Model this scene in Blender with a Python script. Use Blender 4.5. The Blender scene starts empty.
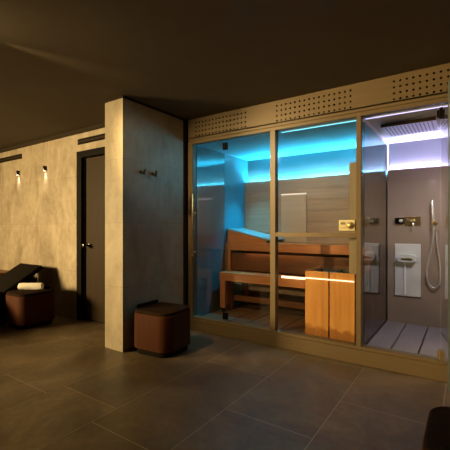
import bpy, bmesh, math, random
from mathutils import Vector, Matrix
R = math.radians
random.seed(7)
scene = bpy.context.scene
COL = scene.collection

# ------------------------------------------------------------------ materials
def new_mat(name):
    m = bpy.data.materials.new(name); m.use_nodes = True
    nt = m.node_tree; nt.nodes.clear()
    out = nt.nodes.new('ShaderNodeOutputMaterial')
    return m, nt, out

def N(nt, kind, **kw):
    n = nt.nodes.new(kind)
    for k, v in kw.items():
        if k in n.inputs: n.inputs[k].default_value = v
        else: setattr(n, k, v)
    return n

def ramp(nt, fac, stops):
    r = nt.nodes.new('ShaderNodeValToRGB')
    els = r.color_ramp.elements
    while len(els) > 1: els.remove(els[-1])
    els[0].position = stops[0][0]; els[0].color = (*stops[0][1], 1)
    for p, c in stops[1:]:
        e = els.new(p); e.color = (*c, 1)
    nt.links.new(fac, r.inputs['Fac'])
    return r.outputs['Color']

def principled(name, color, rough=.5, metal=0., spec=.5, noise=None, bump=0., scale=8., stretch=(1, 1, 1), coat=0.):
    """noise=(dark,light) colours mixed by stretched noise."""
    m, nt, out = new_mat(name)
    b = N(nt, 'ShaderNodeBsdfPrincipled', Roughness=rough, Metallic=metal)
    b.inputs['Specular IOR Level'].default_value = spec
    b.inputs['Coat Weight'].default_value = coat
    b.inputs['Base Color'].default_value = (*color, 1)
    nt.links.new(b.outputs[0], out.inputs[0])
    if noise or bump:
        tc = nt.nodes.new('ShaderNodeTexCoord')
        mp = nt.nodes.new('ShaderNodeMapping'); mp.inputs['Scale'].default_value = stretch
        nt.links.new(tc.outputs['Object'], mp.inputs['Vector'])
        nz = N(nt, 'ShaderNodeTexNoise', Scale=scale, Detail=6., Roughness=.6)
        nt.links.new(mp.outputs[0], nz.inputs['Vector'])
        if noise:
            c = ramp(nt, nz.outputs['Fac'], [(.3, noise[0]), (.7, noise[1])])
            nt.links.new(c, b.inputs['Base Color'])
        if bump:
            bp = N(nt, 'ShaderNodeBump', Strength=bump, Distance=.01)
            nt.links.new(nz.outputs['Fac'], bp.inputs['Height'])
            nt.links.new(bp.outputs[0], b.inputs['Normal'])
    return m

def wood(name, dark, light, grain, rough=.5, scale=1., spec=.4):
    """grain: axis letter along which the fibres run."""
    m, nt, out = new_mat(name)
    b = N(nt, 'ShaderNodeBsdfPrincipled', Roughness=rough)
    b.inputs['Specular IOR Level'].default_value = spec
    tc = nt.nodes.new('ShaderNodeTexCoord')
    mp = nt.nodes.new('ShaderNodeMapping')
    st = {'X': (1.2, 22, 22), 'Y': (22, 1.2, 22), 'Z': (22, 22, 1.2)}[grain]
    mp.inputs['Scale'].default_value = [v * scale for v in st]
    nt.links.new(tc.outputs['Object'], mp.inputs['Vector'])
    nz = N(nt, 'ShaderNodeTexNoise', Scale=1.6, Detail=7., Roughness=.62, Distortion=.4)
    nt.links.new(mp.outputs[0], nz.inputs['Vector'])
    big = N(nt, 'ShaderNodeTexNoise', Scale=2.2, Detail=2.)
    nt.links.new(tc.outputs['Object'], big.inputs['Vector'])
    mx = N(nt, 'ShaderNodeMath', operation='MULTIPLY_ADD'); mx.inputs[1].default_value = .65
    nt.links.new(nz.outputs['Fac'], mx.inputs[0])
    ml = N(nt, 'ShaderNodeMath', operation='MULTIPLY'); ml.inputs[1].default_value = .35
    nt.links.new(big.outputs['Fac'], ml.inputs[0]); nt.links.new(ml.outputs[0], mx.inputs[2])
    c = ramp(nt, mx.outputs[0], [(.32, dark), (.66, light)])
    nt.links.new(c, b.inputs['Base Color'])
    bp = N(nt, 'ShaderNodeBump', Strength=.12, Distance=.004)
    nt.links.new(nz.outputs['Fac'], bp.inputs['Height']); nt.links.new(bp.outputs[0], b.inputs['Normal'])
    nt.links.new(b.outputs[0], out.inputs[0])
    return m

def water_stain(m):
    """darker soaked band with a ragged edge along the foot of the boards."""
    nt = m.node_tree
    b = [n for n in nt.nodes if n.type == 'BSDF_PRINCIPLED'][0]
    src = b.inputs['Base Color'].links[0].from_socket
    tc = nt.nodes.new('ShaderNodeTexCoord'); sx = nt.nodes.new('ShaderNodeSeparateXYZ')
    nt.links.new(tc.outputs['Object'], sx.inputs[0])
    nz = N(nt, 'ShaderNodeTexNoise', Scale=13., Detail=3.)
    nt.links.new(tc.outputs['Object'], nz.inputs['Vector'])
    a = N(nt, 'ShaderNodeMath', operation='MULTIPLY_ADD'); a.inputs[1].default_value = -.16
    nt.links.new(nz.outputs['Fac'], a.inputs[0]); nt.links.new(sx.outputs['Z'], a.inputs[2])
    c = ramp(nt, a.outputs[0], [(.0, (.55, .47, .4)), (.035, (1, 1, 1))])
    mx = N(nt, 'ShaderNodeMixRGB', blend_type='MULTIPLY'); mx.inputs[0].default_value = 1
    nt.links.new(src, mx.inputs[1]); nt.links.new(c, mx.inputs[2]); nt.links.new(mx.outputs[0], b.inputs['Base Color'])

def emit(name, color, strength):
    m, nt, out = new_mat(name)
    e = N(nt, 'ShaderNodeEmission', Strength=strength); e.inputs['Color'].default_value = (*color, 1)
    nt.links.new(e.outputs[0], out.inputs[0])
    return m

def glass(name, tint, ior=1.45, gloss=(1, 1, 1)):
    m, nt, out = new_mat(name)
    t = N(nt, 'ShaderNodeBsdfTransparent'); t.inputs['Color'].default_value = (*tint, 1)
    g = N(nt, 'ShaderNodeBsdfGlossy', Roughness=.015); g.inputs['Color'].default_value = (*gloss, 1)
    fr = N(nt, 'ShaderNodeFresnel', IOR=ior)
    # same reflectance on both faces of the pane (no total reflection inside a thin sheet)
    ge = nt.nodes.new('ShaderNodeNewGeometry')
    mr = nt.nodes.new('ShaderNodeMapRange')
    mr.inputs['To Min'].default_value = ior; mr.inputs['To Max'].default_value = 1/ior
    nt.links.new(ge.outputs['Backfacing'], mr.inputs['Value']); nt.links.new(mr.outputs[0], fr.inputs['IOR'])
    mx = nt.nodes.new('ShaderNodeMixShader')
    nt.links.new(fr.outputs[0], mx.inputs[0]); nt.links.new(t.outputs[0], mx.inputs[1]); nt.links.new(g.outputs[0], mx.inputs[2])
    nt.links.new(mx.outputs[0], out.inputs[0])
    return m

def plaster(name, dark, mid, light, tile=(1.2, .62), joint=.8, axis='XZ', rough=.55):
    """mottled microcement slabs with fine joints."""
    m, nt, out = new_mat(name)
    b = N(nt, 'ShaderNodeBsdfPrincipled', Roughness=rough)
    b.inputs['Specular IOR Level'].default_value = .3
    tc = nt.nodes.new('ShaderNodeTexCoord')
    n1 = N(nt, 'ShaderNodeTexNoise', Scale=2.3, Detail=8., Roughness=.62, Distortion=.7)
    n2 = N(nt, 'ShaderNodeTexNoise', Scale=13., Detail=6., Roughness=.7)
    mp0 = nt.nodes.new('ShaderNodeMapping'); mp0.inputs['Scale'].default_value = (1.5, 1.5, .7)
    nt.links.new(tc.outputs['Object'], mp0.inputs['Vector'])
    nt.links.new(mp0.outputs[0], n1.inputs['Vector']); nt.links.new(tc.outputs['Object'], n2.inputs['Vector'])
    a = N(nt, 'ShaderNodeMath', operation='MULTIPLY_ADD'); a.inputs[1].default_value = .72
    nt.links.new(n1.outputs['Fac'], a.inputs[0])
    a2 = N(nt, 'ShaderNodeMath', operation='MULTIPLY'); a2.inputs[1].default_value = .28
    nt.links.new(n2.outputs['Fac'], a2.inputs[0]); nt.links.new(a2.outputs[0], a.inputs[2])
    c = ramp(nt, a.outputs[0], [(.34, dark), (.5, mid), (.66, light)])
    sx = nt.nodes.new('ShaderNodeSeparateXYZ'); nt.links.new(tc.outputs['Object'], sx.inputs[0])
    cb = nt.nodes.new('ShaderNodeCombineXYZ')
    nt.links.new(sx.outputs[axis[0]], cb.inputs['X']); nt.links.new(sx.outputs[axis[1]], cb.inputs['Y'])
    br = N(nt, 'ShaderNodeTexBrick', Scale=1.)
    br.inputs['Color1'].default_value = (1, 1, 1, 1); br.inputs['Color2'].default_value = (.9, .9, .9, 1)
    br.inputs['Mortar'].default_value = (joint, joint, joint, 1)
    br.inputs['Mortar Size'].default_value = .0035
    br.inputs['Brick Width'].default_value = tile[0]; br.inputs['Row Height'].default_value = tile[1]
    br.offset = .5
    nt.links.new(cb.outputs[0], br.inputs['Vector'])
    mul = N(nt, 'ShaderNodeMixRGB', blend_type='MULTIPLY'); mul.inputs[0].default_value = 1
    nt.links.new(c, mul.inputs[1]); nt.links.new(br.outputs['Color'], mul.inputs[2])
    nt.links.new(mul.outputs[0], b.inputs['Base Color'])
    bp = N(nt, 'ShaderNodeBump', Strength=.15, Distance=.01)
    nt.links.new(a.outputs[0], bp.inputs['Height']); nt.links.new(bp.outputs[0], b.inputs['Normal'])
    nt.links.new(b.outputs[0], out.inputs[0])
    return m

def stone_tile(name):
    m, nt, out = new_mat(name)
    b = N(nt, 'ShaderNodeBsdfPrincipled')
    b.inputs['Specular IOR Level'].default_value = .45
    tc = nt.nodes.new('ShaderNodeTexCoord')
    n1 = N(nt, 'ShaderNodeTexNoise', Scale=1.7, Detail=9., Roughness=.65, Distortion=.9)
    n2 = N(nt, 'ShaderNodeTexNoise', Scale=21., Detail=5., Roughness=.7)
    for n in (n1, n2): nt.links.new(tc.outputs['Object'], n.inputs['Vector'])
    geo = nt.nodes.new('ShaderNodeNewGeometry')
    a = N(nt, 'ShaderNodeMath', operation='MULTIPLY_ADD'); a.inputs[1].default_value = .7
    nt.links.new(n1.outputs['Fac'], a.inputs[0])
    a2 = N(nt, 'ShaderNodeMath', operation='MULTIPLY'); a2.inputs[1].default_value = .24
    nt.links.new(n2.outputs['Fac'], a2.inputs[0]); nt.links.new(a2.outputs[0], a.inputs[2])
    a3 = N(nt, 'ShaderNodeMath', operation='MULTIPLY_ADD'); a3.inputs[1].default_value = .07
    nt.links.new(geo.outputs['Random Per Island'], a3.inputs[0]); nt.links.new(a.outputs[0], a3.inputs[2])
    c = ramp(nt, a3.outputs[0], [(.36, (.055, .038, .021)), (.52, (.11, .078, .043)), (.70, (.21, .152, .092))])
    nt.links.new(c, b.inputs['Base Color'])
    rr = N(nt, 'ShaderNodeMapRange'); rr.inputs['To Min'].default_value = .34; rr.inputs['To Max'].default_value = .52
    nt.links.new(n1.outputs['Fac'], rr.inputs['Value']); nt.links.new(rr.outputs[0], b.inputs['Roughness'])
    bp = N(nt, 'ShaderNodeBump', Strength=.12, Distance=.006)
    nt.links.new(a.outputs[0], bp.inputs['Height']); nt.links.new(bp.outputs[0], b.inputs['Normal'])
    nt.links.new(b.outputs[0], out.inputs[0])
    return m

M = {}
M['wall'] = plaster('warm microcement', (0.168, 0.126, 0.084), (0.28, 0.2275, 0.161), (0.392, 0.3325, 0.252))
M['pillar'] = plaster('pale microcement', (0.231, 0.1914, 0.132), (0.3234, 0.2706, 0.1947), (0.396, 0.3399, 0.2574), tile=(1.0, .62), axis='YZ')
M['tile'] = stone_tile('dark stone tile')
M['grout'] = principled('pale grout', (.36, .3, .22), .7)
M['ceiling'] = principled('dark ceiling paint', (.105, .08, .055), .9, spec=.15, noise=((.095, .073, .05), (.115, .088, .06)), scale=1.5)
M['cornice'] = principled('dark shadow gap', (.03, .022, .014), .9, spec=.05)
M['darkwall'] = principled('dark wall paint', (.12, .09, .06), .9, spec=.2)
M['blackmetal'] = principled('black metal', (.005, .004, .003), .6, spec=.04)
M['door'] = principled('brown door leaf', (.032, .018, .008), .6, spec=.12, noise=((.021, .011, .004), (.026, .014, .005)), scale=3, stretch=(8, 8, 1))
M['bronze'] = principled('champagne bronze cladding', (.135, .094, .05), .45, metal=0., spec=.3, noise=((.125, .087, .046), (.145, .101, .054)), scale=6, stretch=(.4, 6, 6))
M['groove'] = principled('dark groove', (.03, .02, .012), .8)
M['hole'] = principled('acoustic black felt', (.012, .009, .006), .95, spec=.1)
M['glass'] = glass('clear glass', (.93, .95, .95))
M['partglass'] = glass('smoked glass', (.52, .53, .55), ior=1.6)
M['glassedge'] = principled('pale glass edge seal', (.13, .16, .16), .3)
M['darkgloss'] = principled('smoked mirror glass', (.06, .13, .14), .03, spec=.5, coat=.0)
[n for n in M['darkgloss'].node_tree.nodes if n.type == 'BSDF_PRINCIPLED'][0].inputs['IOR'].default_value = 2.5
M['saunaceil'] = principled('ceiling with painted cyan glow', (.2, .6, .72), .7, spec=.2)  # cyan of the LED glow is put into the ceiling colour
M['covewall'] = principled('blue grey cove wall', (.2, .21, .23), .8, spec=.1)
M['cove'] = principled('white cove paint', (.72, .74, .76), .75, spec=.2)
M['sidepanel'] = principled('side panel with painted blue light', (.1, .26, .32), .5, spec=.3)  # blue light on the panel is mixed into its base colour
M['sauna_wood'] = wood('thermo wood wall', (.26, .155, .095), (.38, .245, .16), 'X', .5)
M['bench'] = wood('bench wood along', (.34, .115, .038), (.58, .215, .078), 'X', .45)
M['benchshade'] = wood('bench wood with painted shade', (.1, .032, .009), (.17, .055, .016), 'X', .6)  # bench wood darkened for the shadow under the upper bench
M['benchz'] = wood('bench wood upright', (.34, .115, .038), (.58, .215, .078), 'Z', .45)
M['guard'] = wood('golden wood boards', (.52, .2, .042), (.74, .34, .09), 'Z', .4)
water_stain(M['guard'])
M['slat'] = wood('headrest slats', (.22, .24, .24), (.32, .34, .34), 'X', .28, spec=.7)  # red taken out of the wood so the slats read blue-lit
M['deck'] = wood('sauna duckboard', (.1, .045, .018), (.17, .08, .034), 'Y', .55)
M['pale_strip'] = wood('pale wood board', (.24, .17, .11), (.31, .23, .15), 'Z', .45)
M['palepanel'] = wood('pale grained panel', (.42, .28, .18), (.52, .36, .24), 'X', .5)
M['showerwall'] = principled('taupe wall cladding', (.3, .22, .17), .55, spec=.35, noise=((.28, .2, .155), (.325, .24, .185)), scale=2)
M['showerdeck'] = wood('grey shower board', (.15, .125, .125), (.21, .18, .18), 'Y', .5)
M['chrome'] = principled('polished steel', (.8, .79, .78), .2, metal=.6, spec=.8)
M['steel'] = principled('brushed steel', (.78, .77, .75), .22, metal=.15, spec=.8)
M['darksteel'] = principled('dark heater steel', (.06, .058, .055), .45, metal=.3)
M['brass'] = principled('brushed brass', (.72, .5, .24), .28, metal=1.)
M['goldplate'] = principled('satin gold plate', (.92, .76, .46), .35)
M['black'] = principled('black plastic', (.012, .012, .013), .25)
M['rose'] = principled('rain head steel', (.72, .71, .74), .35, metal=.5)
M['tablewood'] = wood('reddish wood', (.16, .07, .03), (.24, .11, .05), 'X', .6)
M['nozzle'] = principled('grey rubber nozzles', (.3, .28, .33), .6)
M['leather'] = wood('brown pouf covering', (.04, .0105, .002), (.06, .016, .004), 'Z', .7, spec=.1)
M['leathertop'] = principled('dark pouf top', (.05, .027, .014), .85, spec=.04, noise=((.014, .0075, .004), (.019, .01, .0055)), scale=40, bump=.1)
M['plinth'] = principled('black plinth', (.008, .006, .004), .85, spec=.04)
M['towel'] = principled('white terry towel', (.85, .82, .76), .95, spec=.1, bump=.8, scale=120)
M['lounger'] = principled('dark lounger cushion', (.006, .0045, .003), .9, spec=.06, noise=((.005, .0038, .0025), (.008, .006, .004)), scale=60, bump=.15)
M['stone'] = principled('heater stone', (.07, .065, .06), .9, noise=((.04, .038, .035), (.12, .11, .1)), scale=20, bump=.5)
M['cyan'] = emit('cyan led', (.06, .6, .86), 230.)
M['cyanwhite'] = emit('pale cyan led', (.1, .65, .9), 240.)
M['lavender'] = emit('lavender led', (.64, .56, .95), 210.)
M['cyanline'] = emit('cyan led line', (.15, .8, 1.), 2.4)
M['lavline'] = emit('lavender led line', (.62, .56, 1.), 2.6)
M['warmglint'] = emit('warm reflection glow', (1., .72, .42), 2.6)  # glow for the bright line mirrored in the front glass
M['warmline'] = emit('pale panel glow', (1., .86, .68), 1.1)
M['bulb'] = emit('lamp bulb', (1., .85, .6), 6.)
M['water'] = principled('aerated falling water', (.9, .91, .93), .15, spec=.8)

# ------------------------------------------------------------------ mesh helpers
class MB:
    """collects shapes in WORLD coordinates; build() links them as ONE mesh object."""
    def __init__(self): self.bm = bmesh.new()
    def _merge(self, other, mi=0):
        me = bpy.data.meshes.new('t'); 
        for f in other.faces: f.material_index = mi
        other.to_mesh(me); other.free()
        self.bm.from_mesh(me); bpy.data.meshes.remove(me)
    def box(self, x0, x1, y0, y1, z0, z1, bev=0., seg=2, mi=0, mat=None):
        b = bmesh.new(); bmesh.ops.create_cube(b, size=1)
        bmesh.ops.scale(b, vec=(abs(x1-x0), abs(y1-y0), abs(z1-z0)), verts=b.verts)
        bmesh.ops.translate(b, vec=((x0+x1)/2, (y0+y1)/2, (z0+z1)/2), verts=b.verts)
        if bev: bmesh.ops.bevel(b, geom=b.edges[:], offset=bev, segments=seg, profile=.5, affect='EDGES')
        if mat: bmesh.ops.transform(b, matrix=mat, verts=b.verts)
        self._merge(b, mi); return self
    def cyl(self, p, q, r, r2=None, seg=24, bev=0., mi=0):
        p, q = Vector(p), Vector(q); d = q - p
        b = bmesh.new()
        bmesh.ops.create_cone(b, cap_ends=True, segments=seg, radius1=r, radius2=r if r2 is None else r2, depth=d.length)
        if bev:
            ed = [e for e in b.edges if any(len(f.verts) > 4 for f in e.link_faces)]
            bmesh.ops.bevel(b, geom=ed, offset=bev, segments=2, profile=.5, affect='EDGES')
        m = Matrix.Translation((p+q)/2) @ d.to_track_quat('Z', 'Y').to_matrix().to_4x4()
        bmesh.ops.transform(b, matrix=m, verts=b.verts)
        self._merge(b, mi); return self
    def prism(self, pts, z0, z1, mi=0, bev=0., seg=3):
        """pts: outline in XY, extruded in z."""
        b = bmesh.new()
        vs = [b.verts.new((x, y, z0)) for x, y in pts]
        f = b.faces.new(vs)
        r = bmesh.ops.extrude_face_region(b, geom=[f])
        top = [v for v in r['geom'] if isinstance(v, bmesh.types.BMVert)]
        bmesh.ops.translate(b, vec=(0, 0, z1-z0), verts=top)
        bmesh.ops.recalc_face_normals(b, faces=b.faces)
        if bev:
            ed = [e for e in b.edges if all(v in top for v in e.verts)]
            bmesh.ops.bevel(b, geom=ed, offset=bev, segments=seg, profile=.5, affect='EDGES')
        self._merge(b, mi); return self
    def poly_extrude(self, pts3, vec, mi=0):
        b = bmesh.new()
        f = b.faces.new([b.verts.new(p) for p in pts3])
        r = bmesh.ops.extrude_face_region(b, geom=[f])
        bmesh.ops.translate(b, vec=vec, verts=[v for v in r['geom'] if isinstance(v, bmesh.types.BMVert)])
        bmesh.ops.recalc_face_normals(b, faces=b.faces)
        self._merge(b, mi); return self
    def tube(self, pts, r, seg=10, cyc=False):
        """swept tube along a smoothed polyline."""
        P = [Vector(p) for p in pts]
        Q = []
        n = len(P)
        for i in range(n-1):
            p0, p1, p2, p3 = P[max(i-1, 0)], P[i], P[i+1], P[min(i+2, n-1)]
            for k in range(8):
                t = k/8
                Q.append(.5*((2*p1)+(p2-p0)*t+(2*p0-5*p1+4*p2-p3)*t*t+(3*p1-p0-3*p2+p3)*t**3))
        Q.append(P[-1])
        b = bmesh.new(); rings = []
        up = Vector((.13, 1, .21)).normalized()
        for i, c in enumerate(Q):
            d = (Q[min(i+1, len(Q)-1)] - Q[max(i-1, 0)]).normalized()
            s = d.cross(up).normalized(); u = s.cross(d)
            rings.append([b.verts.new(c + r*(math.cos(a)*s + math.sin(a)*u)) for a in [2*math.pi*k/seg for k in range(seg)]])
        for a, c in zip(rings, rings[1:]):
            for k in range(seg): b.faces.new((a[k], a[(k+1) % seg], c[(k+1) % seg], c[k]))
        b.faces.new(rings[0][::-1]); b.faces.new(rings[-1])
        bmesh.ops.recalc_face_normals(b, faces=b.faces)
        self._merge(b); return self
    def build(self, name, mat, parent=None, smooth=False, local=False):
        bm = self.bm
        mats = mat if isinstance(mat, (list, tuple)) else [mat]
        if local: base = Vector((0, 0, 0))
        elif parent: base = wloc(parent)
        else:
            xs = [v.co for v in bm.verts]
            base = Vector(((min(c.x for c in xs)+max(c.x for c in xs))/2, (min(c.y for c in xs)+max(c.y for c in xs))/2, min(c.z for c in xs)))
        bmesh.ops.translate(bm, vec=-base, verts=bm.verts)
        me = bpy.data.meshes.new(name); bm.to_mesh(me); bm.free()
        for m in mats: me.materials.append(m)
        if smooth:
            for p in me.polygons: p.use_smooth = True
            me.set_sharp_from_angle(angle=R(38))
        o = bpy.data.objects.new(name, me); COL.objects.link(o)
        if parent: o.parent = parent
        elif not local: o.location = base
        return o

def wloc(o):
    v = Vector(o.location)
    while o.parent: o = o.parent; v = v + Vector(o.location)
    return v

def tag(o, label=None, cat=None, group=None, kind=None):
    if label: o['label'] = label
    if cat: o['category'] = cat
    if group: o['group'] = group
    if kind: o['kind'] = kind
    return o

def thing(name, label, cat, loc, rz=0., group=None):
    o = bpy.data.objects.new(name, None); COL.objects.link(o)
    o.empty_display_size = .05
    o.location = loc; o.rotation_euler = (0, 0, rz)
    return tag(o, label, cat, group)

def copy_tree(o, parent=None):
    c = o.copy(); COL.objects.link(c)
    if parent: c.parent = parent
    for ch in list(o.children): copy_tree(ch, c)
    return c

def struct(name, mb, mat, parent=None, **kw):
    o = mb.build(name, mat, parent, **kw)
    if parent is None: o['kind'] = 'structure'
    return o

ZC = 2.465      # ceiling
YW = 2.755      # lamp wall
YC = 3.24       # cabin front plane
YB = 4.42       # cabin inner back lining
ZI = 2.17       # cabin inner ceiling
ZF = .13        # cabin boards
XL = -2.65      # cabin inner left
XP = -.757      # partition
XR = .46        # cabin inner right

# ------------------------------------------------------------------ room shell
b = MB()
bmf = bmesh.new()
known = {0: 1.405, 1: 1.545, 2: 1.355, -1: 2.22, 3: 1.95, 4: 2.48}
W = .595; L = 1.2; g = .002
for k in range(-9, 10):
    x0 = -3.1 + k*W; x1 = x0 + W
    off = known.get(k, random.uniform(0, L)) % L
    for j in range(-5, 5):
        y0 = off + j*L; y1 = y0 + L
        if y1 > 3.24: y1 = 3.24
        if y1 <= y0 + .02: continue
        vs = [bmf.verts.new(p) for p in ((x0+g, y0+g, 0), (x1-g, y0+g, 0), (x1-g, y1-g, 0), (x0+g, y1-g, 0))]
        bmf.faces.new(vs)
b._merge(bmf, 0)
b.box(-8.5, 2.9, -5.0, 3.24, -.1, -.0007, mi=1)
struct('floor', b, [M['tile'], M['grout']])
struct('ceiling', MB().box(-8.3, 2.3, -4.6, 3.3, ZC, ZC+.1), M['ceiling'])

b = MB()
b.box(-8.3, -4.19, YW, YW+.12, 0, ZC)
b.box(-4.19, -3.2, YW, YW+.12, 2.175, ZC)
b.box(-3.2, -2.985, YW, YW+.12, 0, ZC)
struct('wall_back', b, M['wall'])
struct('trim_1', MB().box(-8.3, -2.985, YW-.012, YW-.001, 2.405, ZC), M['cornice'])
struct('wall_pillar', MB().box(-2.985, -2.72, 2.272, 3.15, 0, 2.436), M['pillar'])
struct('trim_2', MB().box(-2.985, -2.745, 3.151, 3.30, 0, ZC), M['groove'])
struct('trim_5', MB().box(-2.982, -2.723, 2.276, 3.15, 2.4365, ZC), M['cornice'])
struct('wall_left', MB().box(-8.3, -8.2, -4.5, YW, 0, ZC), M['darkwall'])
struct('wall_right', MB().box(2.2, 2.3, -4.5, 3.24, 0, ZC), M['darkwall'])
struct('wall_front', MB().box(-8.2, 2.2, -4.6, -4.5, 0, ZC), M['darkwall'])
struct('wall_beside_cabin', MB().box(.55, 2.3, YC, YC+.12, 0, ZC), M['wall'])

# door
d = MB()
d.box(-4.19, -4.09, YW-.008, YW+.12, 0, 2.175, .003)
d.box(-3.3, -3.2, YW-.008, YW+.12, 0, 2.175, .003)
d.box(-4.09, -3.3, YW-.008, YW+.12, 2.09, 2.175, .003)
d.box(-4.09, -4.065, YW+.03, YW+.12, .0, 2.09)
door = struct('door_1', d, M['blackmetal'])
MB().box(-4.063, -3.302, YW+.045, YW+.09, .022, 2.086, .002).build('door_leaf', M['door'], door)
h = MB()
h.cyl((-4.0, YW+.045, .965), (-4.0, YW+.035, .965), .026, bev=.002)
h.cyl((-4.0, YW+.045, .965), (-4.0, YW-.015, .965), .009)
h.cyl((-4.0, YW-.012, .965), (-4.0, YW-.05, .965), .029, .025, bev=.006)
h.build('door_handle', M['black'], door, smooth=True)
MB().box(-4.063, -3.302, YW+.05, YW+.085, .0, .02).build('door_sweep', M['black'], door)

# air slots
def slot(x0, x1, z0, z1, label):
    t = thing('air_slot', label, 'vent', ((x0+x1)/2, YW, z0), group='linear air slots in the lamp wall')
    f = MB(); e = .008
    f.box(x0, x1, YW-.004, YW+.001, z0, z0+e); f.box(x0, x1, YW-.004, YW+.001, z1-e, z1)
    f.box(x0, x0+e, YW-.004, YW+.001, z0, z1); f.box(x1-e, x1, YW-.004, YW+.001, z0, z1)
    f.build('frame', M['blackmetal'], t)
    MB().box(x0+e, x1-e, YW-.002, YW+.001, z0+e, z1-e).build('recess', M['hole'], t)
    zc = (z0+z1)/2
    MB().box(x0+e, x1-e, YW-.008, YW-.001, zc-.009, zc+.009, .002).build('slat', M['door'], t)
slot(-4.17, -3.2, 2.262, 2.335, 'long dark air slot in the wall above the brown door')
slot(-7.2, -5.6, 2.243, 2.318, 'long dark air slot high on the wall left of the two wall lamps')

# ------------------------------------------------------------------ wall lamps
def lamp(x, label):
    z = 2.03
    t = thing('wall_lamp', label, 'lamp', (x, YW, z-.05), group='small black wall lamps')
    MB().cyl((x, YW-.0205, z-.034), (x, YW-.0205, z+.034), .02, bev=.003).build('shade', M['black'], t, smooth=True)
    MB().cyl((x, YW-.0205, z-.036), (x, YW-.0205, z-.0342), .015).build('lens', M['bulb'], t)
    l = bpy.data.lights.new('wall_lamp_light', 'SPOT'); l.energy = 9; l.color = (1, .86, .6)
    l.spot_size = R(52); l.spot_blend = 1.; l.shadow_soft_size = .01
    lo = bpy.data.objects.new('wall_lamp_light', l); COL.objects.link(lo)
    lo.location = (x, YW-.022, z-.042); lo.rotation_euler = (R(12), 0, 0)
lamp(-5.69, 'small black wall lamp on the left, throwing a beam down the beige wall')
lamp(-4.935, 'small black wall lamp on the right, nearer the brown door')

# ------------------------------------------------------------------ hooks
def hook(y, label):
    x = -2.72; z = 1.755
    t = thing('wall_hook', label, 'hook', (x, y, z-.03), group='black hooks on the pillar')
    MB().cyl((x+.0005, y, z), (x+.008, y, z), .02, bev=.002).build('rosette', M['black'], t, smooth=True)
    MB().cyl((x+.008, y, z), (x+.042, y, z), .011, .009).build('stem', M['black'], t, smooth=True)
    MB().cyl((x+.042, y, z-.03), (x+.06, y, z+.03), .013, bev=.004).build('peg', M['black'], t, smooth=True)
hook(2.50, 'black peg hook on the pillar side, nearer the lit pillar edge')
hook(2.66, 'black peg hook on the pillar side, nearer the glass cabin')

# ------------------------------------------------------------------ poufs
def rounded(w, d, r, seg=8):
    pts = []
    for cx, cy, a0 in ((w/2-r, d/2-r, 0), (-w/2+r, d/2-r, 90), (-w/2+r, -d/2+r, 180), (w/2-r, -d/2+r, 270)):
        for k in range(seg+1):
            a = R(a0 + 90*k/seg); pts.append((cx+r*math.cos(a), cy+r*math.sin(a)))
    return pts
def make_pouf(label):
    t = thing('pouf', label, 'pouf', (0, 0, 0), group='brown poufs with black plinths')
    w, dd, r = .43, .46, .11
    MB().prism(rounded(w-.04, dd-.04, r), 0.0005, .055, bev=.004).build('plinth', M['plinth'], t, smooth=True, local=True)
    MB().prism(rounded(w, dd, r), .055, .385, bev=.012).build('body', M['leather'], t, smooth=True, local=True)
    MB().prism(rounded(w-.012, dd-.012, r-.006), .3855, .415, bev=.014).build('cushion', M['leathertop'], t, smooth=True, local=True)
    MB().box(-.15, .15, .178, .206, .40, .447, .012, 3).build('back_lip', M['plinth'], t, smooth=True, local=True)
    return t
p0 = make_pouf('brown rounded pouf standing against the pillar beside the glass cabin')
p0.location = (-2.46, 2.545, 0); p0.rotation_euler = (0, 0, R(94))
p = copy_tree(p0); p.location = (-4.46, 2.30, 0); p.rotation_euler = (0, 0, R(2))
p['label'] = 'brown rounded pouf with a rolled white towel lying on it'
p = copy_tree(p0); p.location = (.077, 1.63, 0); p.rotation_euler = (0, 0, R(180))
p['label'] = 'dark brown pouf cut off by the bottom right corner of the picture'

# towel on the left pouf
def towel():
    cx, cy, z0 = -4.525, 2.335, .4155
    t = thing('rolled_towel', 'rolled white towel lying on the brown pouf by the lounger', 'towel', (cx, cy, z0))
    r = .046; Lh = .14; ca, sa = math.cos(R(37)), math.sin(R(37))
    b = bmesh.new(); rings = []
    n = 64; m = 15
    for i in range(m):
        u = -1 + 2*i/(m-1)
        ring = []
        for k in range(n):
            a = 2*math.pi*k/n
            rr = r*(1+.03*math.sin(3*a+2*u)+.02*math.sin(9*u+a)) * (1-.1*abs(u)**6)
            ring.append(b.verts.new((u*Lh, rr*math.cos(a), max(-r*.86, rr*math.sin(a)*.96))))
        rings.append(ring)
    for a_, c_ in zip(rings, rings[1:]):
        for k in range(n): b.faces.new((a_[k], a_[(k+1) % n], c_[(k+1) % n], c_[k]))
    b.faces.new(rings[0]); b.faces.new(rings[-1])
    bmesh.ops.recalc_face_normals(b, faces=b.faces)
    bmesh.ops.transform(b, matrix=Matrix.Translation((cx, cy, z0+r*.86)) @ Matrix.Rotation(R(37), 4, 'Z'), verts=b.verts)
    mb = MB(); mb._merge(b); mb.build('roll', M['towel'], t, smooth=True)
    # spiral edge at the two ends
    for s in (-1, 1):
        pts = []
        for k in range(22):
            a = k*.55; q = .005 + .0016*k
            e = s*(Lh+.002); w_ = q*math.cos(a); pts.append((cx+e*ca-w_*sa, cy+e*sa+w_*ca, z0+r*.86+q*math.sin(a)*.95))
        MB().tube(pts, .0022, seg=6).build('rolled_edge', M['towel'], t, smooth=True)
towel()

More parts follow.
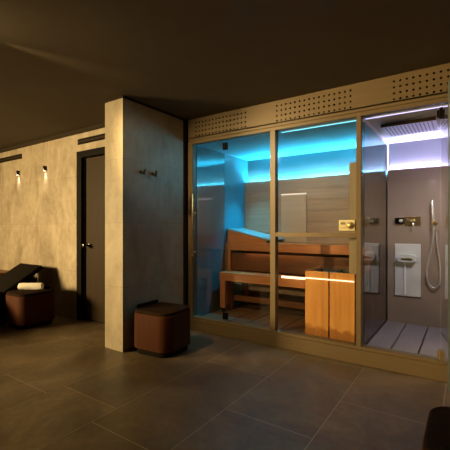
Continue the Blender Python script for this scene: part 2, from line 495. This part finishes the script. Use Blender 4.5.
# ------------------------------------------------------------------ lounger
def lounger(x0, x1, label, ytop=2.60, ztop=.69):
    t = thing('lounger', label, 'lounger', ((x0+x1)/2, 1.4, 0), group='dark loungers along the wall')
    # solid base; rear upright block stands in for shade under the back
    MB().box(x0+.03, x1-.03, .75, 2.42, .05, .30, .01).box(x0+.03, x1-.03, 2.42, 2.55, .30, .535, .02, mi=0).build('base', M['plinth'], t)
    for x in (x0+.08, x1-.08):
        for y in (.85, 2.3):
            MB().cyl((x, y, 0), (x, y, .05), .025).build('foot', M['blackmetal'], t, smooth=True)
    MB().box(x0, x1, .70, 2.12, .301, .40, .025, 3).build('seat_cushion', M['lounger'], t, smooth=True)
    # raised back: thick slab hinged at y=2.1
    a = math.atan2(ztop-.40, ytop-2.12); ln = math.hypot(ztop-.40, ytop-2.12)
    mt = Matrix.Translation(((x0+x1)/2, 2.12, .375)) @ Matrix.Rotation(a, 4, 'X')
    MB().box(-(x1-x0)/2, (x1-x0)/2, .0, ln, -.03, .03, .02, 3, mat=mt).build('backrest', M['lounger'], t, smooth=True)
    MB().cyl((x1-.031, 2.50, .545), (x1-.012, 2.50, .545), .02, bev=.004).cyl((x1-.04, 2.50, .55), (x1-.04, 2.50, .60), .012).build('support_arm', M['chrome'], t, smooth=True)
lounger(-5.29, -4.72, 'dark lounger with raised backrest behind the towel pouf')
# low table glimpsed past the lounger
t = thing('side_table', 'reddish brown low table at the left picture edge beyond the lounger', 'table', (-6.0, 2.5, 0))
MB().box(-6.25, -5.72, 2.30, 2.70, .0005, .49, .012, 3).build('body', M['tablewood'], t, smooth=True)
MB().box(-6.26, -5.71, 2.29, 2.71, .4905, .52, .006).build('table_top', M['tablewood'], t)

# ------------------------------------------------------------------ cabin shell
struct('floor_cabin', MB().box(-2.8, .6, YC+.09, 4.66, 0, .10), M['hole'])
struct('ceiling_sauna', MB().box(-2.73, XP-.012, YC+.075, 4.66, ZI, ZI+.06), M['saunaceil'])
struct('ceiling_shower', MB().box(XP-.012, .55, YC+.075, 4.66, ZI, ZI+.06), M['cove'])
struct('wall_cabin_back', MB().box(-2.73, .55, 4.51, 4.56, .10, ZI), M['covewall'])
struct('wall_cabin_left', MB().box(-2.73, XL-.012, YC+.075, 4.51, .10, ZI), M['groove'])
struct('wall_cabin_right', MB().box(XR, XR+.07, YC+.075, 4.51, .10, ZI), M['showerwall'])
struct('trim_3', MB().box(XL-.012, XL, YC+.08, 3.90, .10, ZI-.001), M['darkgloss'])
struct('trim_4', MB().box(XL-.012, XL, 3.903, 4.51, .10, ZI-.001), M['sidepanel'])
b = MB()
nz = 12; z0 = .10; dz = (1.845-.10)/nz
for k in range(nz):
    b.box(XL+.001, XP-.01, YB, YB+.03, z0+k*dz+.0015, z0+(k+1)*dz-.0015, .002, 1)
b.box(XL+.001, XP-.01, YB+.006, YB+.034, z0, 1.843)
struct('wall_sauna_lining', b, M['sauna_wood'])
struct('wall_shower_lining', MB().box(XP+.012, XR-.001, YB, YB+.034, .10, 1.85, .002), M['showerwall'])

# hidden cove lights in the gap behind the linings
def cove(x0, x1, mat, label):
    t = thing('cove_light', label, 'light strip', ((x0+x1)/2, 4.48, 1.74), group='hidden cove light strips')
    MB().box(x0, x1, 4.466, 4.50, 1.790, 1.821).build('channel', M['cove'], t)
    MB().box(x0+.005, x1-.005, 4.468, 4.498, 1.8215, 1.829).build('diffuser', mat, t)
cove(-2.64, -1.755, M['cyan'], 'cyan cove light glowing above the sauna rear wall, left stretch')
cove(-1.75, -.78, M['cyanwhite'], 'paler cyan cove light glowing above the sauna rear wall, right stretch')
cove(-.73, .45, M['lavender'], 'lavender cove light glowing above the shower rear wall')
def line(x0, x1, mat, label):
    t = thing('light_line', label, 'light strip', ((x0+x1)/2, YC+.10, ZI-.012), group='light lines inside the header')
    MB().box(x0, x1, YC+.085, YC+.10, ZI-.006, ZI-.0005).build('channel', M['cove'], t)
    MB().box(x0, x1, YC+.086, YC+.099, ZI-.009, ZI-.0062).build('diffuser', mat, t)
line(-1.56, -.81, M['cyanline'], 'thin cyan light line under the header above the sauna window')
line(-.74, .45, M['lavline'], 'thin lavender light line under the header above the shower')

# ------------------------------------------------------------------ cabin front
cf = thing('cabin_front', 'bronze framed glass front of the sauna and shower cabin with perforated header', 'cabin front', (-1.1, YC, 0))
# header with real perforations
def header():
    b = bmesh.new()
    X0, X1, Z0, Z1 = -2.722, .55, 2.245, ZC-.001
    y = YC
    px, pz, rad, dep = .0478, .0497, .0092, .02
    zr0 = 2.262 - pz/2; zr1 = zr0 + 4*pz
    groups = [(-2.601, 15), (-1.566, 16), (-.496, 16)]
    spans = [(g0-px/2, g0-px/2+n*px, n) for g0, n in groups]
    def quad(xa, xb, za, zb):
        b.faces.new([b.verts.new(p) for p in ((xa, y, za), (xb, y, za), (xb, y, zb), (xa, y, zb))])
    quad(X0, X1, Z0, zr0); quad(X0, X1, zr1, Z1)
    xs = X0
    for xa, xb, n in spans:
        quad(xs, xa, zr0, zr1); xs = xb
        for i in range(n):
            for j in range(4):
                cx = xa + (i+.5)*px; cz = zr0 + (j+.5)*pz
                outer = [(1, 0), (1, 1), (0, 1), (-1, 1), (-1, 0), (-1, -1), (0, -1), (1, -1)]
                ov = [b.verts.new((cx+u*px/2, y, cz+v*pz/2)) for u, v in outer]
                iv, bv = [], []
                for k in range(16):
                    a = math.pi*k/8
                    iv.append(b.verts.new((cx+rad*math.cos(a), y, cz+rad*math.sin(a))))
                    bv.append(b.verts.new((cx+rad*math.cos(a), y+dep, cz+rad*math.sin(a))))
                for k in range(8):
                    b.faces.new((ov[k], ov[(k+1) % 8], iv[(2*k+2) % 16], iv[2*k+1], iv[2*k]))
                for k in range(16):
                    f = b.faces.new((iv[k], iv[(k+1) % 16], bv[(k+1) % 16], bv[k])); f.material_index = 1
    quad(xs, X1, zr0, zr1)
    bmesh.ops.recalc_face_normals(b, faces=b.faces)
    me = bpy.data.meshes.new('t'); b.to_mesh(me); b.free()
    mb = MB(); mb.bm.from_mesh(me); bpy.data.meshes.remove(me)
    mb.box(X0, X1, YC+dep, YC+.07, Z0, Z1, mi=1)
    mb.box(X0, X0+.004, YC, YC+dep, Z0, Z1); mb.box(X1-.004, X1, YC, YC+dep, Z0, Z1)
    mb.box(X0, X1, YC, YC+dep, Z0, Z0+.003)
    return mb
header().build('header_panel', [M['bronze'], M['hole']], cf)
b = MB()
b.box(-2.722, .55, YC+.004, YC+.07, 2.2105, 2.2405, .002, 1)
b.box(-2.722, .55, YC, YC+.07, 2.172, 2.2055, .002, 1)
b.box(-2.715, .545, YC+.012, YC+.068, 2.19, 2.246, mi=1)
b.build('header_rail', [M['bronze'], M['groove']], cf)
b = MB()
b.box(-2.722, .55, YC-.012, YC+.09, 0.0005, .125, .002, 1)
b.box(-2.722, .55, YC+.0, YC+.09, .129, .153, .002, 1)
b.box(-2.715, .545, YC+.004, YC+.088, .12, .14)
b.build('sill', M['bronze'], cf)
for x0, x1 in ((-2.722, -2.655), (-1.643, -1.585), (-.80, -.759), (.485, .55)):
    MB().box(x0, x1, YC, YC+.07, .1535, 2.1715, .002, 1).build('post', M['bronze'], cf)
MB().box(-1.5845, -.8005, YC, YC+.045, 1.103, 1.146, .002, 1).build('transom', M['bronze'], cf)
MB().box(-.876, -.812, YC+.055, YC+.085, .775, 1.78, .002, 1).build('inner_board', M['pale_strip'], cf)
gy0, gy1 = YC+.022, YC+.030
MB().box(-2.2, -1.6435, gy0, gy1, .1535, 2.1715).build('glass_pane', M['glass'], cf)
MB().box(-1.5845, -.8005, gy0, gy1, 1.1465, 2.1715).build('glass_pane', M['glass'], cf)
MB().box(-1.5845, -.8005, gy0, gy1, .1535, 1.1025).build('glass_pane', M['glass'], cf)
MB().box(-.7585, -.17, gy0, gy1, .1535, 2.1715).build('glass_pane', M['glass'], cf)
# sauna door
dr = MB().box(-2.654, -2.208, gy0, gy1, .16, 2.166).build('sauna_door', M['glass'], cf)
dr['label'] = 'clear glass sauna door beside the pillar'
for z in (.215, 2.095):
    MB().box(-2.235, -2.18, gy0-.012, gy1+.012, z-.038, z+.038, .003).build('hinge_clamp', M['blackmetal'], dr)
hd = MB()
hd.cyl((-2.628, YC-.03, .86), (-2.628, YC-.03, 1.58), .008, bev=.003)
hd.build('pull_handle', M['brass'], dr, smooth=True)
for z in (.91, 1.363):
    MB().cyl((-2.628, YC-.03, z), (-2.628, gy0, z), .008).cyl((-2.628, YC-.03, z), (-2.595, YC-.03, z), .009, bev=.003).build('handle_standoff', M['brass'], dr, smooth=True)
# shower door, swung open into the room
hx, hy = -.16, YC+.026
ang = R(6.5); wd = .62
mt = Matrix.Translation((hx, hy, 0)) @ Matrix.Rotation(ang, 4, 'Z')
sd = MB().box(-.004, .004, -wd, -.012, .165, 2.12, mat=mt).build('shower_door', M['glass'], cf)
sd['label'] = 'clear glass shower door swung open into the room'
MB().box(-.005, .005, -wd-.006, -wd, .165, 2.12, mat=mt).build('edge_seal', M['glassedge'], sd)
for z in (.2, 2.09):
    MB().box(-.016, .016, -.05, .016, z-.038, z+.038, .003, mat=mt).box(hx-.03, hx-.001, hy-.014, hy+.014, z-.028, z+.028, .003).build('hinge_clamp', M['bronze'] if z < 1 else M['blackmetal'], sd)

# ------------------------------------------------------------------ partition
pt = thing('glass_partition', 'smoked glass partition between the sauna and the shower', 'partition', (XP, 3.85, .10))
MB().box(XP-.005, XP+.005, YC+.095, YB-.001, .15, ZI-.03).build('glass_panel', M['partglass'], pt)
MB().box(XP-.011, XP+.011, YC+.10, YB-.001, ZI-.03, ZI-.0005).build('top_channel', M['cove'], pt)
MB().box(XP-.011, XP+.011, YC+.095, YB-.001, .101, .15).build('bottom_channel', M['groove'], pt)
MB().box(XP-.009, XP+.011, YB, 4.50, 1.851, ZI-.001).build('end_profile', M['cove'], pt)

# ------------------------------------------------------------------ duckboards
xs = XL + .01; n = 9; pw = (XP-.02-xs)/n
order = ['first', 'second', 'third', 'fourth', 'fifth', 'sixth', 'seventh', 'eighth', 'ninth']
for k in range(n):
    o = MB().box(xs+k*pw+.005, xs+(k+1)*pw-.005, YC+.10, YB-.01, .1005, ZF, .004).build('floor_board', M['deck'])
    tag(o, f'brown wooden sauna floor board, {order[k]} from the left cabin wall', 'floor board', 'sauna floor boards')
gx = [-.752, -.548, -.335, -.123, .09, .30, .452]
pos = ['against the smoked glass partition', 'second from the smoked glass partition', 'third from the smoked glass partition',
       'fourth from the smoked glass partition', 'fifth from the smoked glass partition', 'farthest from the smoked glass partition']
for k in range(6):
    o = MB().box(gx[k]+.006, gx[k+1]-.006, YC+.10, YB-.008, .1005, ZF, .003).build('shower_board', M['showerdeck'])
    tag(o, 'wide grey shower floor board ' + pos[k], 'floor board', 'grey shower floor boards')

# ------------------------------------------------------------------ sauna benches
M['benchtop'] = wood('bench seat slats', (.34, .115, .038), (.58, .215, .078), 'X', .22, spec=.9)
def bench(name, label, x0, x1, yf, yb, zt, legs, rear, ap=.078, led=None):
    t = thing(name, label, 'bench', ((x0+x1)/2, (yf+yb)/2, ZF), group='sauna benches')
    ns = 4; wy = (yb-yf-.03)/ns
    for k in range(ns):
        MB().box(x0, x1, yf+.0305+k*wy+.004, yf+.0305+(k+1)*wy-.004, zt-.026, zt, .004).build('slat', M['benchtop'], t)
    MB().box(x0, x1, yf, yf+.03, zt-.026-ap, zt, .004).build('front_rail', M['bench'], t)
    MB().box(x0+.02, x1-.02, yb-.035, yb-.008, zt-.026-ap, zt-.027).build('rear_rail', M['bench'], t)
    for x in [x0+.025] + [x0+(x1-x0)*q for q in (.35, .68)] + [x1-.025]:
        MB().box(x-.016, x+.016, yf+.031, yb-.036, zt-.085, zt-.0265).build('bearer', M['bench'], t)
    for x in legs:
        lg = MB().box(x-.038, x+.038, yf+.004, yf+.044, ZF+.05, zt-.0265-ap, .003).build('leg', M['benchz'], t)
        MB().cyl((x, yf+.024, ZF+.0005), (x, yf+.024, ZF+.05), .022).build('foot', M['black'], lg, smooth=True)
    for x in rear:
        MB().box(x-.03, x+.03, yb-.05, yb-.012, ZF+.0005, zt-.0265-ap, .003).build('leg', M['benchz'], t)
    if led:
        MB().box(led[0], led[1], yf-.008, yf-.0005, zt-.005, zt+.02).build('glow_strip', M['warmglint'], t)  # glowing bar stands in for a reflection in the front glass
    return t
ub = bench('sauna_bench', 'upper wooden sauna bench along the rear wall, carrying the sloped headrest', XL+.004, -.80, 3.92, YB-.003, 1.0, [-2.61, -.85], [-2.61, -.85])
MB().box(XL+.02, -.82, 3.97, 3.98, .64, .86).build('riser_board', M['benchshade'], ub)
lb = bench('sauna_bench', 'lower wooden sauna bench in front of the upper one, with a glowing line for a glass reflection', -2.592, -1.33, 3.70, 3.915, .63, [-2.548], [-2.548, -1.40], led=(-1.73, -1.335))
MB().box(-2.56, -1.36, 3.895, 3.912, .25, .32, .003).build('stretcher', M['benchshade'], lb)
# headrest
def headrest():
    t = thing('headrest', 'sloped slatted wooden headrest on the left end of the upper bench', 'headrest', (-2.35, 4.15, 1.0005))
    xa, xb = XL+.012, -2.02; za, zb = 1.165, 1.03
    ya, yb = 3.93, YB-.012
    ns = 5; wy = (yb-ya)/ns
    for k in range(ns):
        y0 = ya+k*wy+.004; y1 = ya+(k+1)*wy-.004
        MB().poly_extrude([(xa, y0, za), (xa, y1, za), (xa, y1, za+.018), (xa, y0, za+.018)], (xb-xa, 0, zb-za)).build('slat', M['slat'], t)
    for y in (ya+.006, yb-.03):
        MB().poly_extrude([(xa+.005, y, 1.0008), (xb-.03, y, 1.0008), (xb-.03, y, zb+.004), (xa+.005, y, za-.002)], (0, .022, 0)).build('side_board', M['bench'], t)
    MB().box(xa+.004, xa+.022, ya+.03, yb-.03, 1.0008, za-.008).build('head_board', M['bench'], t)
headrest()

# ------------------------------------------------------------------ sauna heater
def heater():
    x0, x1, yf, yb, zt = -1.322, -.90, 3.37, 3.80, .768
    x1 = -.845
    t = thing('sauna_heater', 'sauna heater boxed in golden wooden boards behind the glass', 'heater', ((x0+x1)/2, (yf+yb)/2, ZF))
    xm = (x0+x1)/2
    z0 = ZF+.0005
    MB().box(x0, xm-.006, yf, yf+.022, z0, zt, .003).build('front_board', M['guard'], t)
    MB().box(xm+.006, x1, yf, yf+.022, z0, zt, .003).build('front_board', M['guard'], t)
    for x in (x0, x1-.02):
        MB().box(x, x+.02, yf+.0225, yb, z0, zt, .003).build('side_board', M['guard'], t)
    MB().box(x0+.021, x1-.021, yb-.02, yb, z0, .70, .003).build('rear_board', M['guard'], t)
    bx = MB(); e = .012
    xa, xb, ya, yc = x0+.035, x1-.035, yf+.04, yb-.035
    bx.box(xa, xb, ya, yc, z0+.06, .66)
    for q in ((xa, xa+e, ya, yc), (xb-e, xb, ya, yc), (xa, xb, ya, ya+e), (xa, xb, yc-e, yc), (xm-e/2, xm+e/2, ya, yc)):
        bx.box(*q, .66, .752)
    bx.build('steel_case', M['darksteel'], t)
    MB().box(xa+.03, xb-.03, ya+.03, yc-.03, z0, z0+.06).build('case_foot', M['blackmetal'], t)
    b = bmesh.new(); bmesh.ops.create_icosphere(b, subdivisions=2, radius=1)
    rnd = random.Random(3)
    for v in b.verts: v.co *= 1 + rnd.uniform(-.16, .16)
    mb = MB(); mb._merge(b); s0 = mb.build('stone', M['stone'], None, smooth=True, local=True)
    s0.parent = t
    cen = wloc(t); first = True
    for i in range(6):
        for j in range(5):
            if i % 3 == 0 and False: continue
            px_ = xa+.045+(xb-xa-.09)*i/5; py_ = ya+.04+(yc-ya-.08)*j/4
            if abs(px_-xm) < .012: continue
            o = s0 if first else s0.copy()
            if not first: COL.objects.link(o)
            first = False
            o.parent = t
            o.location = Vector((px_+rnd.uniform(-.006, .006), py_+rnd.uniform(-.006, .006), .70+rnd.uniform(-.008, .014))) - cen
            o.scale = (rnd.uniform(.026, .032), rnd.uniform(.026, .034), rnd.uniform(.022, .03))
            o.rotation_euler = (rnd.uniform(0, 6), rnd.uniform(0, 6), rnd.uniform(0, 6))
    MB().box(x0+.004, x1-.004, yf-.008, yf-.0005, .692, .703).build('glow_strip', M['warmglint'], t)  # same mirrored line, added as a glowing bar on the boards
heater()

# control panel on the inner board
cp = thing('control_panel', 'small gold sauna control panel with a round dial above the transom', 'control panel', (-.893, YC+.04, 1.165))
MB().box(-.965, -.822, YC+.044, YC+.0545, 1.166, 1.264, .004).build('face_plate', M['goldplate'], cp)
MB().cyl((-.86, YC+.044, 1.213), (-.86, YC+.034, 1.213), .026, .023, bev=.002).build('dial', M['brass'], cp, smooth=True)
MB().cyl((-.86, YC+.044, 1.213), (-.86, YC+.0415, 1.213), .034).build('dial_ring', M['brass'], cp, smooth=True)
MB().box(-.948, -.905, YC+.0415, YC+.044, 1.222, 1.243).build('display', M['pale_strip'], cp)
for k in range(3):
    MB().cyl((-.942+.017*k, YC+.044, 1.192), (-.942+.017*k, YC+.04, 1.192), .0055).build('button', M['brass'], cp, smooth=True)

# pale panel on the sauna rear wall
wp = thing('wall_panel', 'pale wall panel with a glowing top edge on the sauna rear wall', 'wall panel', (-1.89, YB, 1.003))
MB().box(-2.066, -1.714, YB-.014, YB-.0005, 1.003, 1.628, .002).build('board', M['palepanel'], wp)
MB().box(-2.066, -1.714, YB-.02, YB-.0005, 1.629, 1.643, .002).build('glow_strip', M['warmline'], wp)  # emissive strip along the top of the pale board

# ------------------------------------------------------------------ shower fittings
YS = YB
rh = thing('rain_shower_head', 'large flat square rain shower head under the shower ceiling', 'shower head', (-.435, 3.77, ZI-.05))
MB().box(-.652, -.218, 3.555, 3.99, 2.126, 2.15, .003).build('plate', M['rose'], rh)
MB().box(-.656, -.214, 3.548, 3.5545, 2.122, 2.154, .001).build('front_edge', M['door'], rh)
MB().box(-.60, -.27, 3.6, 3.94, 2.1505, ZI-.0005).build('mount', M['rose'], rh)
for k in range(13):
    x = -.622 + k*.031
    MB().box(x-.005, x+.005, 3.59, 3.95, 2.1235, 2.1257).build('nozzle_row', M['nozzle'], rh)

sc = thing('shower_control', 'small black shower control box left of the brass mixer plate', 'control', (-.62, YS, 1.235))
MB().box(-.664, -.576, YS-.03, YS, 1.236, 1.303, .004).build('housing', M['black'], sc)
MB().cyl((-.6, YS-.03, 1.27), (-.6, YS-.045, 1.27), .02, bev=.002).build('dial', M['chrome'], sc, smooth=True)
MB().box(-.652, -.63, YS-.032, YS-.0301, 1.252, 1.288).build('display', M['partglass'], sc)
mx = thing('shower_mixer', 'square brass mixer plate with lever on the shower wall', 'mixer tap', (-.49, YS, 1.213))
MB().box(-.572, -.408, YS-.008, YS, 1.214, 1.316, .003).build('plate', M['brass'], mx)
MB().cyl((-.482, YS-.008, 1.265), (-.482, YS-.05, 1.265), .022, bev=.003).build('knob', M['brass'], mx, smooth=True)
MB().cyl((-.482, YS-.045, 1.262), (-.472, YS-.06, 1.2), .006, bev=.002).build('lever', M['chrome'], mx, smooth=True)
MB().cyl((-.535, YS-.008, 1.285), (-.535, YS-.016, 1.285), .009).build('button', M['chrome'], mx, smooth=True)

wf = thing('waterfall_panel', 'pale steel waterfall panel with a rounded spout on the shower wall', 'shower panel', (-.538, YS, .432))
MB().box(-.667, -.409, YS-.014, YS, .432, 1.012, .003).build('plate', M['steel'], wf)
b = MB()
pts = []
for cx, a0 in ((-.446-.04, -90), (-.636+.04, 90)):
    for k in range(9):
        a = R(a0+180*k/8); pts.append((cx+.04*math.cos(a), .855+.042*math.sin(a)))
b.poly_extrude([(x, YS-.0145, z) for x, z in pts], (0, -.05, 0))
sp = b.build('spout', M['steel'], wf, smooth=True)
pts2 = [(-.541+(x+.541)*.62, .845+(z-.855)*.3) for x, z in pts]
MB().poly_extrude([(x, YS-.065, z) for x, z in pts2], (0, -.002, 0)).build('mouth', M['brass'], sp)
MB().box(-.573, -.556, YS-.024, YS-.0145, .452, .812, .003).build('water_stream', M['water'], wf)

hs = thing('hand_shower', 'slim hand shower with a looped hose on the shower wall', 'hand shower', (-.285, YS, .55))
MB().cyl((-.285, YS-.075, 1.235), (-.298, YS-.06, 1.48), .011, .0135, bev=.002).build('handset', M['chrome'], hs, smooth=True)
MB().cyl((-.272, YS, 1.245), (-.272, YS-.01, 1.245), .022, bev=.002).cyl((-.272, YS-.01, 1.245), (-.28, YS-.08, 1.245), .01).cyl((-.287, YS-.075, 1.225), (-.284, YS-.075, 1.265), .017, bev=.002).build('holder', M['brass'], hs, smooth=True)
MB().tube([(-.285, YS-.075, 1.235), (-.284, YS-.07, 1.12), (-.31, YS-.05, .95), (-.345, YS-.035, .78), (-.35, YS-.03, .66), (-.325, YS-.03, .58), (-.285, YS-.03, .552), (-.245, YS-.03, .575), (-.225, YS-.03, .66), (-.235, YS-.03, .85), (-.255, YS-.035, 1.02), (-.262, YS-.03, 1.13), (-.262, YS-.02, 1.16)], .0075).build('hose', M['chrome'], hs, smooth=True)
MB().cyl((-.262, YS, 1.165), (-.262, YS-.03, 1.165), .013, bev=.002).build('hose_outlet', M['brass'], hs, smooth=True)

# ------------------------------------------------------------------ lights
def area(name, loc, target, size, energy, color, sy=None, spread=180):
    l = bpy.data.lights.new(name, 'AREA'); l.energy = energy; l.color = color; l.size = size
    if sy: l.shape = 'RECTANGLE'; l.size_y = sy
    l.spread = R(spread)
    o = bpy.data.objects.new(name, l); COL.objects.link(o); o.location = loc
    o.rotation_euler = (Vector(target)-Vector(loc)).to_track_quat('-Z', 'Y').to_euler()
    return o
def spot(name, loc, target, energy, color, size, blend=.6, soft=.05):
    l = bpy.data.lights.new(name, 'SPOT'); l.energy = energy; l.color = color
    l.spot_size = R(size); l.spot_blend = blend; l.shadow_soft_size = soft
    o = bpy.data.objects.new(name, l); COL.objects.link(o); o.location = loc
    o.rotation_euler = (Vector(target)-Vector(loc)).to_track_quat('-Z', 'Y').to_euler()
    return o
warm = (1., .71, .31)
area('lounge_lamp', (-7.3, -2.6, 1.85), (-3.7, 2.6, .95), 1.9, 205, warm, sy=.9, spread=85)
spot('ceiling_spot', (.2, -.4, ZC-.03), (-.6, 3.24, 1.4), 26, warm, 52, .9, .03)
spot('cabin_fill', (-2.64, 1.14, ZC-.03), (-2.1, 3.24, 1.6), 225, warm, 58, 1., .03)  # unseen spot added to brighten the left of the cabin front
spot('sill_fill', (-2.64, 1.14, ZC-.03), (-1.95, 3.24, .1), 170, warm, 34, .8, .03)  # added at the same point to lift the left sill
spot('header_fill', (-3.0, .40, ZC-.03), (-.4, 3.24, 1.55), 350, warm, 55, .8, .03)  # added spot for header and heater, aimed clear of the pillar side
spot('shower_fill', (.05, 3.45, ZI-.01), (-.2, 4.3, .5), 120, (1., .93, .93), 105, .8, .22)  # unseen spot added to brighten the shower wall and panel
spot('headrest_fill', (-2.2, 4.15, ZI-.01), (-2.42, 4.13, 1.1), 200, (.0, .52, .88), 58, .9)  # unseen blue spot added for the headrest and side panel
spot('pillar_spill_fill', (-1.0, 4.3, ZI-.12), (-2.72, 2.98, 1.98), 60, (.18, .7, 1.), 40, 1., .2)  # added spot imitating cove glow that falls on the pillar side
spot('lining_fill', (-1.65, 3.45, ZI-.01), (-1.8, 4.42, 1.35), 30, (1., .74, .52), 75, 1.)  # unseen warm spot added to lift the sauna rear lining
area('sauna_warm_lamp', (-1.9, 3.94, .87), (-1.9, 4.0, .6), .9, .35, (1., .6, .26), sy=.03)

w = bpy.data.worlds.new('world'); scene.world = w; w.use_nodes = True
bg = w.node_tree.nodes.get('Background')
bg.inputs['Color'].default_value = (1., .75, .5, 1); bg.inputs['Strength'].default_value = .004

# ------------------------------------------------------------------ camera
cam = bpy.data.cameras.new('camera'); co = bpy.data.objects.new('camera', cam); COL.objects.link(co)
co.location = (0, 0, 1.2); co.rotation_euler = (R(90), 0, R(34.1))
cam.sensor_width = 36; cam.lens = 356/450*36; cam.shift_y = 2/450
cam.clip_start = .05
scene.camera = co
vs = scene.view_settings
vs.view_transform = 'Standard'; vs.look = 'None'; vs.exposure = 0; vs.gamma = 1; vs.use_curve_mapping = False
